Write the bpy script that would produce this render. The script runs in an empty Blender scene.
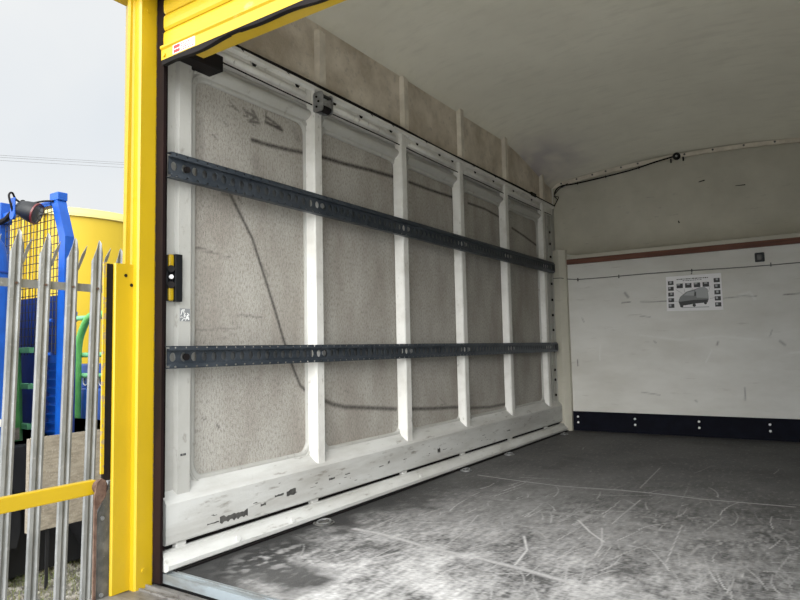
import bpy, bmesh, math, random
import numpy as np
from mathutils import Matrix, Vector
random.seed(7)
RNG = np.random.default_rng(11)
S = bpy.context.scene
C = S.collection
PI = math.pi

# ---------------------------------------------------------------- materials
def mat(name, base, rough=.6, metal=0., var=None, vscale=6., vstretch=(1, 1, 1), vlo=.4, vhi=.62,
        var2=None, v2scale=40., v2lo=.55, v2hi=.7, v2stretch=(1, 1, 1), bump=0., bscale=80., mark=None, markc=(.02, .018, .015),
        lightc=None, spec=.5, detail=6.):
    m = bpy.data.materials.new(name); m.use_nodes = True
    nt = m.node_tree; N = nt.nodes; L = nt.links
    b = N['Principled BSDF']
    b.inputs['Roughness'].default_value = rough
    b.inputs['Metallic'].default_value = metal
    b.inputs['Specular IOR Level'].default_value = spec
    tc = N.new('ShaderNodeTexCoord')
    def noise(scale, stretch, det=detail, ro=.6):
        mp = N.new('ShaderNodeMapping'); mp.inputs['Scale'].default_value = stretch
        L.new(tc.outputs['Object'], mp.inputs[0])
        n = N.new('ShaderNodeTexNoise'); n.inputs['Scale'].default_value = scale
        n.inputs['Detail'].default_value = det; n.inputs['Roughness'].default_value = ro
        L.new(mp.outputs[0], n.inputs['Vector']); return n.outputs[0]
    def rng(src, lo, hi):
        r = N.new('ShaderNodeMapRange'); r.inputs[1].default_value = lo; r.inputs[2].default_value = hi
        L.new(src, r.inputs[0]); return r.outputs[0]
    def mix(fac, a, c):
        x = N.new('ShaderNodeMix'); x.data_type = 'RGBA'
        L.new(fac, x.inputs[0])
        if isinstance(a, tuple): x.inputs[6].default_value = (*a, 1)
        else: L.new(a, x.inputs[6])
        if isinstance(c, tuple): x.inputs[7].default_value = (*c, 1)
        else: L.new(c, x.inputs[7])
        return x.outputs[2]
    col = tuple(base)
    if var: col = mix(rng(noise(vscale, vstretch), vlo, vhi), col, tuple(var))
    if var2: col = mix(rng(noise(v2scale, v2stretch), v2lo, v2hi), col, tuple(var2))
    if mark:
        at = N.new('ShaderNodeAttribute'); at.attribute_name = mark
        sp = N.new('ShaderNodeSeparateColor'); L.new(at.outputs['Color'], sp.inputs[0])
        col = mix(sp.outputs[0], col, tuple(markc))
        if lightc: col = mix(sp.outputs[1], col, tuple(lightc))
    if isinstance(col, tuple): b.inputs['Base Color'].default_value = (*col, 1)
    else: L.new(col, b.inputs['Base Color'])
    if bump:
        bp = N.new('ShaderNodeBump'); bp.inputs['Strength'].default_value = bump; bp.inputs['Distance'].default_value = .004
        L.new(noise(bscale, (1, 1, 1), 4.), bp.inputs['Height']); L.new(bp.outputs[0], b.inputs['Normal'])
    return m

M = {}
M['white'] = mat('dirty white fibreglass', (.44, .435, .405), .5, var=(.36, .35, .315), vscale=5, vlo=.45, vhi=.8, var2=(.20, .18, .15), v2scale=30, v2stretch=(1, 1, .6), v2lo=.60, v2hi=.80, bump=.35, bscale=60)
M['white2'] = mat('white painted steel', (.70, .69, .65), .45, var=(.56, .545, .50), vscale=9, vlo=.45, vhi=.75, var2=(.22, .19, .15), v2scale=45, v2stretch=(1, 1, .5), v2lo=.62, v2hi=.80, bump=.3, bscale=70)
M['skirt'] = mat('white painted skirting', (.58, .58, .555), .5, var=(.42, .41, .38), vscale=4, vstretch=(1, .5, 3), vlo=.4, vhi=.7, var2=(.17, .15, .12), v2scale=26, v2stretch=(1, .35, 1.6), v2lo=.60, v2hi=.78, bump=.35, bscale=60)
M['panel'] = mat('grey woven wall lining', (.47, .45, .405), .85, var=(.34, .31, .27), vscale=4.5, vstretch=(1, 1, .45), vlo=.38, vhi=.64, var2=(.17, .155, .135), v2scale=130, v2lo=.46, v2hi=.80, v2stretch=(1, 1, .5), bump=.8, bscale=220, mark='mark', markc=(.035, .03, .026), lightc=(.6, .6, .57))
M['upper'] = mat('brown stained upper lining', (.70, .63, .53), .8, var=(.44, .375, .29), vscale=3.5, vlo=.38, vhi=.64, var2=(.36, .32, .27), v2scale=24, v2lo=.55, v2hi=.8, bump=.4, bscale=90)
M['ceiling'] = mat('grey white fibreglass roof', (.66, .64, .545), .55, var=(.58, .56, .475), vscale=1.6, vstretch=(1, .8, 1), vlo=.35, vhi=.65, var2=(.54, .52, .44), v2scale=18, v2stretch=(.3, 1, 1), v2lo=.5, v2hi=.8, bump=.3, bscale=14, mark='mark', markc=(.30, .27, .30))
M['front_up'] = mat('cream fibreglass front moulding', (.56, .535, .45), .6, var=(.46, .44, .365), vscale=2.5, vlo=.35, vhi=.65, var2=(.33, .31, .27), v2scale=18, v2stretch=(.5, 1, 2), v2lo=.62, v2hi=.82, bump=.2, bscale=20, mark='mark', markc=(.02, .02, .02))
M['bulk'] = mat('scuffed cream bulkhead board', (.70, .69, .65), .55, var=(.58, .565, .515), vscale=2.2, vstretch=(.6, 1, 1.6), vlo=.38, vhi=.66, var2=(.46, .44, .395), v2scale=14, v2stretch=(.35, 1, 2.2), v2lo=.62, v2hi=.8, bump=.15, bscale=30, mark='mark', markc=(.03, .028, .025), lightc=(.8, .8, .78))
M['floor'] = mat('worn grey floor sheet', (.088, .087, .085), .6, spec=.3, var=(.062, .061, .06), vscale=3, vlo=.4, vhi=.65, var2=(.19, .187, .18), v2scale=45, v2stretch=(1, .4, 1), v2lo=.55, v2hi=.75, bump=.45, bscale=160, mark='mark', markc=(.02, .02, .02), lightc=(.66, .65, .635))
M['navy'] = mat('navy blue plastic board', (.0015, .002, .006), .7, spec=.12, var=(.003, .004, .010), vscale=12, var2=(.02, .024, .04), v2scale=30, v2lo=.72, v2hi=.8, v2stretch=(1, 1, 3))
M['wood'] = mat('red brown timber', (.17, .065, .038), .7, var=(.10, .04, .025), vscale=14, vstretch=(.15, 1, 3), bump=.4)
M['rail'] = mat('blue grey galvanised rail', (.055, .068, .085), .42, .55, var=(.09, .105, .125), vscale=20, vstretch=(1, .3, 1), var2=(.22, .24, .26), v2scale=60, v2stretch=(1, .3, 1.5), v2lo=.66, v2hi=.78, bump=.2)
M['railshade'] = mat('dull grey shade behind rail', (.15, .155, .155), .6, var=(.10, .105, .11), vscale=30)
M['yellow'] = mat('yellow paint', (.47, .31, .008), .32, var=(.42, .28, .008), vscale=5, vstretch=(1, 1, .5), vlo=.4, vhi=.7, var2=(.42, .27, .02), v2scale=35, v2lo=.76, v2hi=.82, bump=.08, bscale=50)
M['yellow_slat'] = mat('yellow shutter paint', (.50, .33, .010), .35, var=(.62, .46, .11), vscale=3.5, vstretch=(1, 1, 2.5), vlo=.56, vhi=.6, var2=(.5, .34, .05), v2scale=30, v2lo=.7, v2hi=.8)
M['yellow_chip'] = mat('chipped yellow edge paint', (.47, .31, .008), .4, var=(.30, .22, .12), vscale=60, vlo=.5, vhi=.56, bump=.2)
M['black'] = mat('black rubber', (.006, .0055, .0055), .65, spec=.2, var=(.010, .007, .007), vscale=12)
M['maroon'] = mat('dark brown door guide', (.006, .003, .003), .7, spec=.15, var=(.012, .005, .005), vscale=12, vstretch=(1, 1, .3), bump=.2)
M['blackplastic'] = mat('black plastic', (.010, .0105, .012), .4, spec=.3)
M['darkmetal'] = mat('dirty dark steel', (.085, .085, .08), .5, .5, var=(.16, .155, .145), vscale=20, var2=(.3, .3, .29), v2scale=70, v2lo=.66, v2hi=.72, bump=.3)
M['rust'] = mat('rusty steel', (.075, .038, .025), .8, .1, var=(.14, .085, .06), vscale=35, bump=.5)
M['steel'] = mat('bare steel', (.42, .43, .44), .35, .8, var=(.3, .3, .3), vscale=30)
M['alu'] = mat('blue grey aluminium sill', (.34, .39, .42), .4, .5, var=(.2, .2, .19), vscale=8, vstretch=(.4, 2, 1), vlo=.45, vhi=.65, bump=.1)
M['tread'] = mat('dirty brown grey threshold plate', (.15, .14, .13), .5, .4, var=(.26, .25, .235), vscale=9, vstretch=(.4, 2, 1), var2=(.08, .07, .06), v2scale=30, bump=.3)
M['galv'] = mat('weathered galvanised steel', (.27, .275, .27), .5, .3, var=(.19, .195, .19), vscale=14, vstretch=(1, 1, .45), vlo=.4, vhi=.65, var2=(.36, .365, .36), v2scale=45, v2lo=.6, v2hi=.75, bump=.15)
M['blue'] = mat('bright blue paint', (.006, .085, .42), .35, var=(.005, .065, .33), vscale=6)
M['bluedark'] = mat('dark blue panel paint', (.006, .035, .22), .45, var=(.01, .05, .30), vscale=7)
M['green'] = mat('green painted tube', (.12, .42, .11), .45, var=(.09, .34, .09), vscale=10, var2=(.45, .6, .4), v2scale=40, v2lo=.68, v2hi=.74)
M['palegreen'] = mat('pale green painted bar', (.18, .50, .25), .5, var=(.14, .42, .2), vscale=12)
M['tank'] = mat('yellow tank paint', (.52, .36, .012), .5, var=(.49, .34, .012), vscale=1.)
M['upost'] = mat('yellowed fibreglass rib', (.70, .645, .55), .6, var=(.55, .50, .42), vscale=9, bump=.2)
M['tankrim'] = mat('pale yellow rim paint', (.68, .58, .2), .45)
M['mesh'] = mat('black mesh wire', (.02, .02, .025), .5)
M['board'] = mat('weathered beige plywood', (.36, .315, .245), .85, var=(.25, .215, .165), vscale=26, vstretch=(1, .5, 2.), vlo=.4, vhi=.62, var2=(.46, .42, .35), v2scale=80, v2lo=.55, v2hi=.75, bump=.5)
M['tyre'] = mat('black tyre rubber', (.012, .012, .014), .7)
M['chassis'] = mat('black chassis paint', (.008, .008, .009), .7)
M['paper'] = mat('off white paper', (.86, .85, .86), .6)
M['ink'] = mat('dark grey print', (.05, .05, .052), .6)
M['greyink'] = mat('mid grey print', (.23, .235, .24), .6)
M['lightink'] = mat('light grey print', (.40, .41, .42), .6)
M['red'] = mat('red print', (.65, .03, .03), .5)
M['whiteplain'] = mat('white plastic', (.72, .72, .70), .5)
M['gravel'] = mat('grey brown gravel ground', (.20, .185, .155), .9, var=(.09, .085, .065), vscale=9, var2=(.34, .32, .28), v2scale=60, v2lo=.5, v2hi=.65, bump=1., bscale=60)
M['concrete'] = mat('pale concrete bounce slab', (.68, .67, .64), .85, var=(.6, .59, .565), vscale=1.5, bump=.2)
M['stone'] = mat('pale gravel stones', (.36, .34, .30), .85, var=(.2, .18, .15), vscale=8)
M['grass'] = mat('dry green grass', (.13, .17, .05), .8, var=(.22, .21, .09), vscale=6)
M['lens'] = mat('dark lamp glass', (.05, .05, .055), .15)
M['redlens'] = mat('red lens rim', (.12, .012, .012), .3)

# ---------------------------------------------------------------- mesh helpers
def new_mesh(name, verts, faces, m, parent=None, smooth=False):
    me = bpy.data.meshes.new(name); me.from_pydata([tuple(v) for v in verts], [], faces); me.update()
    return link(name, me, m, parent, smooth)
def link(name, me, m, parent=None, smooth=False):
    me.name = name
    me.materials.clear(); me.materials.append(M[m] if isinstance(m, str) else m)
    if smooth: me.polygons.foreach_set('use_smooth', [True] * len(me.polygons))
    o = bpy.data.objects.new(name, me); C.objects.link(o)
    if parent is not None:
        o.parent = parent
        o.matrix_parent_inverse = Matrix.Translation(-parent.location)
    return o
def empty(name, loc):
    o = bpy.data.objects.new(name, None); C.objects.link(o); o.location = loc; o.empty_display_size = .1; return o
def tag(o, label, cat=None, group=None, kind=None):
    o['label'] = label
    if cat: o['category'] = cat
    if group: o['group'] = group
    if kind: o['kind'] = kind
    return o

class MB:
    """collects shapes in world coordinates into ONE mesh"""
    def __init__(s): s.v = []; s.f = []
    def add(s, vs, fs):
        k = len(s.v); s.v += [tuple(v) for v in vs]; s.f += [tuple(i + k for i in f) for f in fs]; return s
    def box(s, x0, x1, y0, y1, z0, z1, M4=None):
        vs = [Vector((x, y, z)) for z in (z0, z1) for y in (y0, y1) for x in (x0, x1)]
        if M4 is not None: vs = [M4 @ v for v in vs]
        return s.add(vs, [(0, 2, 3, 1), (4, 5, 7, 6), (0, 1, 5, 4), (2, 6, 7, 3), (0, 4, 6, 2), (1, 3, 7, 5)])
    def rbox(s, x0, x1, y0, y1, z0, z1, b=.004, seg=2, M4=None):
        bm = bmesh.new(); bmesh.ops.create_cube(bm, size=1)
        for v in bm.verts: v.co = Vector(((x0+x1)/2 + v.co.x*(x1-x0), (y0+y1)/2 + v.co.y*(y1-y0), (z0+z1)/2 + v.co.z*(z1-z0)))
        b = min(b, .45*min(x1-x0, y1-y0, z1-z0))
        bmesh.ops.bevel(bm, geom=bm.edges[:], offset=b, segments=seg, profile=.5, affect='EDGES')
        return s.bm(bm, M4)
    def bm(s, bm, M4=None):
        bm.verts.ensure_lookup_table(); bm.verts.index_update()
        vs = [(M4 @ v.co) if M4 is not None else v.co.copy() for v in bm.verts]
        fs = [tuple(v.index for v in f.verts) for f in bm.faces]
        bm.free(); return s.add(vs, fs)
    def tube(s, pts, r, n=10, caps=True, sx=None):
        pts = [Vector(p) for p in pts]; rings = []
        up = None
        for i, p in enumerate(pts):
            a = pts[max(i-1, 0)]; b = pts[min(i+1, len(pts)-1)]
            d = (b - a).normalized()
            if up is None:
                up = Vector((0, 0, 1)) if abs(d.z) < .9 else Vector((1, 0, 0))
            u = (up - d * up.dot(d)).normalized(); w = d.cross(u); up = u
            rr = r[i] if isinstance(r, (list, tuple)) else r
            rings.append([p + (u*math.cos(2*PI*k/n) + w*math.sin(2*PI*k/n)) * rr for k in range(n)])
        vs = [v for rg in rings for v in rg]
        fs = [(i*n+k, i*n+(k+1) % n, (i+1)*n+(k+1) % n, (i+1)*n+k) for i in range(len(rings)-1) for k in range(n)]
        if caps: fs += [tuple(reversed(range(n))), tuple((len(rings)-1)*n+k for k in range(n))]
        return s.add(vs, fs)
    def cyl(s, c, axis, r, h, n=16, r2=None):
        c = Vector(c); a = Vector(axis).normalized()
        return s.tube([c - a*h/2, c + a*h/2], [r, r if r2 is None else r2], n)
    def prism(s, prof, axis, a0, a1):
        """extrude a closed 2D profile along an axis: 'z' takes (x,y), 'y' takes (x,z), 'x' takes (y,z)"""
        f = {'z': lambda p, a: (p[0], p[1], a), 'y': lambda p, a: (p[0], a, p[1]), 'x': lambda p, a: (a, p[0], p[1])}[axis]
        n = len(prof); vs = [f(p, a0) for p in prof] + [f(p, a1) for p in prof]
        fs = [(i, (i+1) % n, n+(i+1) % n, n+i) for i in range(n)] + [tuple(reversed(range(n))), tuple(range(n, 2*n))]
        return s.add(vs, fs)
    def build(s, name, m, parent=None, smooth=False, fix=True):
        me = bpy.data.meshes.new(name); me.from_pydata(s.v, [], s.f); me.update()
        if fix:
            bm = bmesh.new(); bm.from_mesh(me); bmesh.ops.recalc_face_normals(bm, faces=bm.faces[:]); bm.to_mesh(me); bm.free()
        o = link(name, me, m, parent, smooth)
        if smooth:
            try: me.set_sharp_from_angle(angle=math.radians(40))
            except Exception: pass
        return o

def bez(pts, n=8):
    """Catmull-Rom through points"""
    P = [Vector(p) for p in pts]; P = [2*P[0]-P[1]] + P + [2*P[-1]-P[-2]]; out = []
    for i in range(1, len(P)-2):
        for k in range(n):
            t = k/n
            out.append(.5*((2*P[i]) + (P[i+1]-P[i-1])*t + (2*P[i-1]-5*P[i]+4*P[i+1]-P[i+2])*t*t + (3*P[i]-P[i-1]-3*P[i+1]+P[i+2])*t**3))
    out.append(P[-2]); return out

def rrect(y0, y1, z0, z1, r, n=6):
    o = []
    for cy, cz, a0 in ((y1-r, z1-r, 0), (y0+r, z1-r, 90), (y0+r, z0+r, 180), (y1-r, z0+r, 270)):
        for k in range(n+1):
            a = math.radians(a0 + 90*k/n); o.append((cy + r*math.cos(a), cz + r*math.sin(a)))
    return o

def painted_grid(name, axes, a0, a1, b0, b1, step, const, marks, m, parent, extra=None):
    """flat sheet of a thick lining with its stains and scratches stored per vertex (r = dark, g = pale)"""
    na = int((a1-a0)/step)+1; nb = int((b1-b0)/step)+1
    A, B = np.meshgrid(np.linspace(a0, a1, na), np.linspace(b0, b1, nb), indexing='ij')
    dark = np.zeros_like(A); pale = np.zeros_like(A)
    rough = RNG.random(A.shape)
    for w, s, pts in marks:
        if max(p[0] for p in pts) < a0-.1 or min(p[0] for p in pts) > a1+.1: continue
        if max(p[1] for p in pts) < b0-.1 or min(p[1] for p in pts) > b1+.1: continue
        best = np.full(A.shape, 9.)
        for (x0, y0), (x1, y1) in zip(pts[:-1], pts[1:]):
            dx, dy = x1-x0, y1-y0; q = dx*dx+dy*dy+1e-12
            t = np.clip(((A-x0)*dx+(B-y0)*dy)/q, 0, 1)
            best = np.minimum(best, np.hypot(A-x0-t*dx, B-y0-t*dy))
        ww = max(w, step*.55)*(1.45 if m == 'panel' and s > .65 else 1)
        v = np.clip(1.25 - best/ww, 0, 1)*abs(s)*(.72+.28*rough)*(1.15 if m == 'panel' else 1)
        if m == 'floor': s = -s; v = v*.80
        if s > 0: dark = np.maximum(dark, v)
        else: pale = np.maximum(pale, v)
    if extra: dark, pale = extra(A, B, dark, pale, rough)
    co = np.zeros((na*nb, 3)); i, j = axes; k = 3-i-j
    co[:, i] = A.ravel(); co[:, j] = B.ravel(); co[:, k] = const
    idx = np.arange(na*nb).reshape(na, nb)
    q = np.stack([idx[:-1, :-1], idx[1:, :-1], idx[1:, 1:], idx[:-1, 1:]], -1).reshape(-1, 4)
    me = bpy.data.meshes.new(name)
    me.vertices.add(na*nb); me.vertices.foreach_set('co', co.ravel())
    nf = len(q); me.loops.add(nf*4); me.loops.foreach_set('vertex_index', q.ravel())
    me.polygons.add(nf); me.polygons.foreach_set('loop_start', np.arange(nf)*4)
    me.update(calc_edges=True); me.validate()
    at = me.color_attributes.new('mark', 'FLOAT_COLOR', 'POINT')
    cc = np.ones((na*nb, 4)); cc[:, 0] = dark.ravel(); cc[:, 1] = pale.ravel(); cc[:, 2] = 0
    at.data.foreach_set('color', cc.ravel())
    return link(name, me, m, parent)

def smooth_noise(A, B, scale, seed, octaves=3):
    """value noise on a numpy grid"""
    r = np.random.default_rng(seed); out = 0; amp = 1; tot = 0
    for o in range(octaves):
        T = r.random((64, 64)); u = A*scale*2**o; v = B*scale*2**o
        iu = np.floor(u).astype(int); iv = np.floor(v).astype(int); fu = u-iu; fv = v-iv
        fu = fu*fu*(3-2*fu); fv = fv*fv*(3-2*fv)
        g = lambda a, b: T[a % 64, b % 64]
        out = out + amp*((g(iu, iv)*(1-fu)+g(iu+1, iv)*fu)*(1-fv)+(g(iu, iv+1)*(1-fu)+g(iu+1, iv+1)*fu)*fv)
        tot += amp; amp *= .5
    return out/tot

def translucent(m, colour):
    """thin fibreglass sheet: part of the daylight on its far side comes through it"""
    nt = m.node_tree; N = nt.nodes; L = nt.links; b = N['Principled BSDF']; out = N['Material Output']
    t = N.new('ShaderNodeBsdfTranslucent'); t.inputs['Color'].default_value = (*colour, 1)
    a = N.new('ShaderNodeAddShader'); L.new(b.outputs[0], a.inputs[0]); L.new(t.outputs[0], a.inputs[1]); L.new(a.outputs[0], out.inputs['Surface'])
translucent(M['ceiling'], (.016, .015, .012))
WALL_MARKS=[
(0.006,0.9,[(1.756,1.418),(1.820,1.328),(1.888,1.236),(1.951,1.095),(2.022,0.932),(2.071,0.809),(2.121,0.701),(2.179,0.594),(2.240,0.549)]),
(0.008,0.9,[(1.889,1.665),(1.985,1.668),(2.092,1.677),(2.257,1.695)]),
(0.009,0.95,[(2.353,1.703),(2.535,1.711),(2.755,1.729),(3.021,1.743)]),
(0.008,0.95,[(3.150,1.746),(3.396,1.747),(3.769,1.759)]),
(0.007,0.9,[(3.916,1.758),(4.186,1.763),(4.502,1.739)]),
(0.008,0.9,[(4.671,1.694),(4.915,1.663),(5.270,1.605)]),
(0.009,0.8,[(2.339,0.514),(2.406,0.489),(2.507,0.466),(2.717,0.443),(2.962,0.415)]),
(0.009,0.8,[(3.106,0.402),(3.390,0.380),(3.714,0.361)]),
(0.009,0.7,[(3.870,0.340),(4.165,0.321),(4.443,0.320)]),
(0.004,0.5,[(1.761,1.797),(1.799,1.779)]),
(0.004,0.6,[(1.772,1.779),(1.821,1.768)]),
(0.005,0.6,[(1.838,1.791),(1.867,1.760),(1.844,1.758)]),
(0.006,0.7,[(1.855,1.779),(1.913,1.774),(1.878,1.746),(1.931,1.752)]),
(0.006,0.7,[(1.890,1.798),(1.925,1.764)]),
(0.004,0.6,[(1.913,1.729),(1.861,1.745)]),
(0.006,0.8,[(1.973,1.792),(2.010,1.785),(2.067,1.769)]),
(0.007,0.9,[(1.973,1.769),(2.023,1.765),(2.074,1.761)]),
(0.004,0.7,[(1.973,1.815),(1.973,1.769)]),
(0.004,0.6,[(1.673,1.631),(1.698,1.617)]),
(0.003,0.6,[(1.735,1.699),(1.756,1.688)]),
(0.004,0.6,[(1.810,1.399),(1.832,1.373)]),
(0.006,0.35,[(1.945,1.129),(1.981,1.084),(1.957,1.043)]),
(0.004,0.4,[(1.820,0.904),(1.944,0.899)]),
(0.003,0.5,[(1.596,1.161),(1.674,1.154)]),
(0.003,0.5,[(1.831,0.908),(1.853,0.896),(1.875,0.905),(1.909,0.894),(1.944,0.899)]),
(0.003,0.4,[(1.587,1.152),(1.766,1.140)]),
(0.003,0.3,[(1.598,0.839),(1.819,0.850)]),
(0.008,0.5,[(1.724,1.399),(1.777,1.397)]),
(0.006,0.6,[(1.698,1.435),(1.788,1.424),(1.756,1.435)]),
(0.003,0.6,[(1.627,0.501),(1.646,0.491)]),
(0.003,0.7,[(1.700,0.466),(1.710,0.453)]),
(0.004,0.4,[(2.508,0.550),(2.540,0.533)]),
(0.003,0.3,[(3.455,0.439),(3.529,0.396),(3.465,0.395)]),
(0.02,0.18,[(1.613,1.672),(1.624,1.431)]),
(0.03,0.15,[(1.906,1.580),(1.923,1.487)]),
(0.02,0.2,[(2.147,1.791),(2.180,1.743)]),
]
FLOOR_MARKS=[
(0.02,0.75,[(0.323,2.157),(0.442,2.157),(0.566,2.133),(0.727,2.094),(0.899,2.087),(1.143,2.049),(1.308,2.010),(1.389,2.000)]),
(0.006,0.9,[(0.272,3.407),(0.554,3.364),(0.791,3.344),(1.091,3.396),(1.286,3.398),(1.471,3.379),(1.858,3.415)]),
(0.012,0.3,[(0.799,3.321),(1.190,3.397),(1.468,3.400)]),
(0.006,1,[(0.973,2.408),(1.050,2.251),(1.076,2.079)]),
(0.006,1,[(1.084,2.737),(1.181,2.587),(1.266,2.484)]),
(0.004,0.7,[(1.225,2.745),(1.229,3.225)]),
(0.004,0.6,[(1.169,3.490),(1.146,4.098)]),
(0.004,0.7,[(0.771,2.092),(0.746,2.296),(0.673,2.604)]),
(0.004,0.6,[(1.301,2.462),(1.320,2.219)]),
(0.004,0.6,[(1.833,2.427),(1.865,2.651)]),
(0.01,0.5,[(1.568,2.481),(1.580,2.620)]),
(0.03,0.35,[(0.894,2.785),(1.146,2.846),(1.414,2.750),(1.731,2.776)]),
(0.02,0.5,[(1.104,2.842),(1.097,2.656)]),
(0.05,0.35,[(1.240,2.736),(1.304,2.806)]),
(0.006,0.8,[(1.206,2.667),(1.269,2.444),(1.281,2.317)]),
(0.004,0.7,[(1.477,2.868),(1.514,2.330)]),
(0.004,0.6,[(1.564,2.786),(1.603,3.061)]),
(0.008,0.8,[(0.616,1.900),(0.654,1.999)]),
(0.02,-0.5,[(0.562,1.586),(0.588,1.591)]),
(0.012,-0.6,[(1.286,2.425),(1.351,2.409)]),
(0.012,-0.5,[(0.410,2.625),(0.446,2.601)]),
]
BULK_MARKS=[
(0.006,0.8,[(0.598,1.103),(0.665,1.107)]),
(0.004,0.7,[(0.747,1.103),(0.969,1.098)]),
(0.004,0.6,[(1.356,1.091),(1.511,1.105),(1.606,1.099)]),
(0.004,0.8,[(1.785,1.095),(1.894,1.103)]),
(0.006,0.8,[(0.190,0.618),(0.193,0.565)]),
(0.012,0.6,[(0.627,1.187),(0.651,1.151)]),
(0.01,0.5,[(1.745,0.749),(1.776,0.718)]),
(0.006,0.6,[(1.487,0.300),(1.492,0.392)]),
(0.008,0.6,[(1.323,0.751),(1.315,0.728)]),
(0.006,0.5,[(0.843,0.771),(0.858,0.754)]),
(0.004,0.5,[(0.741,0.984),(0.821,0.972)]),
(0.005,0.6,[(1.132,0.291),(1.146,0.275)]),
(0.004,0.5,[(0.719,0.346),(0.868,0.325)]),
(0.012,-0.5,[(1.498,1.114),(1.567,1.133),(1.598,1.076)]),
(0.008,-0.5,[(1.804,0.658),(1.868,0.664)]),
(0.01,-0.35,[(0.734,0.824),(1.045,0.774),(1.340,0.798),(1.614,0.760)]),
(0.006,-0.5,[(0.395,0.747),(0.389,0.616)]),
(0.006,-0.5,[(1.277,0.689),(1.228,0.594)]),
(0.004,0.5,[(0.247,0.989),(0.263,0.953)]),
(0.004,0.5,[(1.682,0.788),(1.698,0.833)]),
(0.004,0.4,[(0.038,0.799),(0.054,0.745)]),
]
UPPER_MARKS=[
(0.006,0.7,[(1.234,2.081),(1.280,2.090)]),
(0.006,0.8,[(1.051,1.789),(1.058,1.771)]),
(0.004,0.6,[(1.501,2.012),(1.571,2.009)]),
(0.003,0.4,[(0.329,1.913),(0.479,1.910)]),
(0.003,0.4,[(0.785,2.086),(1.181,2.065)]),
]
SKY_LOBE = 3.5; SUN = 3.6; EXPO = 0.0

# ================================================================ THE VAN BODY
Y0, YF, W = 1.43, 5.58, 2.24           # back of the left wall, front bulkhead, inner width
PANELS = [(1.587, 2.215), (2.34, 2.985), (3.11, 3.70), (3.83, 4.435), (4.575, 5.19)]
POSTS = [2.265, 3.02, 3.725, 4.46, 5.24]

# ---- floor
def floor_extra(A, B, dark, pale, rough):
    n1 = smooth_noise(A, B, 5, 3, 5); n2 = smooth_noise(A*3, B, 9, 5, 4); n3 = smooth_noise(A, B, 30, 9, 3)
    # dust and scuffing plus grazing daylight painted in, fading from the door
    wear_and_light = np.interp(B+.25*(n1-.5), [1.4, 2.05, 2.6, 3.3, 4.2], [1., .74, .34, .16, .0])
    side = np.clip((A - .24 - .12*np.clip(2.2-B, 0, 1)*1.5 - .95*(n1-.5) - .10*np.clip(B-2.0, 0, 1))/.22, 0, 1)
    grain = smooth_noise(A*1.0, B*2.2, 70, 14, 2); weave = smooth_noise(A*3.0, B*1.0, 28, 15, 3)
    p = wear_and_light*side*np.clip(.50+1.3*(n1-.5)+.5*(n2-.5)+.55*(weave-.5)+.55*(grain-.5), 0, 1)*1.1
    band = np.exp(-((B-2.75-.2*(n1-.5))/.45)**2)*np.clip((A-.5)/.5, 0, 1)*np.clip((weave*.8+grain*.7-.62)*1.8, 0, 1)*.45
    mm = np.exp(-(((A-.30)/.10)**2+((B-1.72)/.16)**2))*np.clip((n3-.45)*4, 0, 1)*.55
    p = np.maximum(np.maximum(p, band), mm)
    # fine drag scratches
    r = np.random.default_rng(21)
    a0, a1, b0, b1 = A[0, 0], A[-1, 0], B[0, 0], B[0, -1]; na, nb = A.shape
    for k in range(420):
        x = r.uniform(.35, 2.2); y = 1.7+abs(r.normal(0, .85)); ang = math.radians(r.choice([78, 84, 90, 110, 15])+r.normal(0, 7)); ln = r.uniform(.04, .30)
        st = int(ln/.003); s = r.uniform(.12, .55); cur = r.normal(0, .18)
        t = np.linspace(0, 1, st); xx = x+np.cos(ang+cur*t)*ln*t; yy = y+np.sin(ang+cur*t)*ln*t
        ii = np.round((xx-a0)/(a1-a0)*(na-1)).astype(int); jj = np.round((yy-b0)/(b1-b0)*(nb-1)).astype(int)
        ok = (ii >= 0) & (ii < na) & (jj >= 0) & (jj < nb)
        np.maximum.at(p, (ii[ok], jj[ok]), s*(1.05-t[ok]*.5))
    d = np.clip((n1-.62)*5, 0, 1)*.35*np.clip((A-.3)/.2, 0, 1)
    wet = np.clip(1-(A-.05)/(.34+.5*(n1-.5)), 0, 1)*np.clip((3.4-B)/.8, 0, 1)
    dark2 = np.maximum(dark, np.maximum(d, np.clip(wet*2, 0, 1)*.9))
    pale2 = np.maximum(pale, p*(1-dark))
    return dark2, pale2
fl = painted_grid('floor', (0, 1), -.02, W, 1.425, YF, .005, 0., FLOOR_MARKS, 'floor', None, floor_extra)
tag(fl, 'worn dark grey van load floor with pale scratches and dust', kind='structure')
sub = MB().box(-.05, W+.03, 1.425, YF+.1, -.12, -.004).build('underfloor', 'chassis', fl)
th = MB().box(-.02, W, 1.40, 1.425, -.03, .001).box(-.02, W, 1.425, 1.437, -.003, .004).build('trim_1', 'alu')
tag(th, 'blue grey metal threshold strip along the back edge of the van floor', kind='structure')
tp = MB().box(-.03, W+.03, 1.17, 1.40, -.06, -.04).box(-.03, W+.03, 1.335, 1.342, -.04, -.034).box(-.03, W+.03, 1.36, 1.366, -.04, -.03).build('trim_2', 'tread')
tag(tp, 'dirty ribbed metal step plate outside the threshold strip', kind='structure')
MB().box(-.03, W+.03, 1.19, 1.40, -.30, -.06).build('rear_crossmember', 'chassis', tp)

# ---- left wall
WL = empty('wall_left', (0, 3.5, 0)); tag(WL, 'white ribbed left side wall of the van with grey lining panels', kind='structure')
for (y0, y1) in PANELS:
    painted_grid('wall_panel', (1, 2), y0-.03, y1+.03, .24, 1.87, .0065, 0., WALL_MARKS, 'panel', WL)
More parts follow.
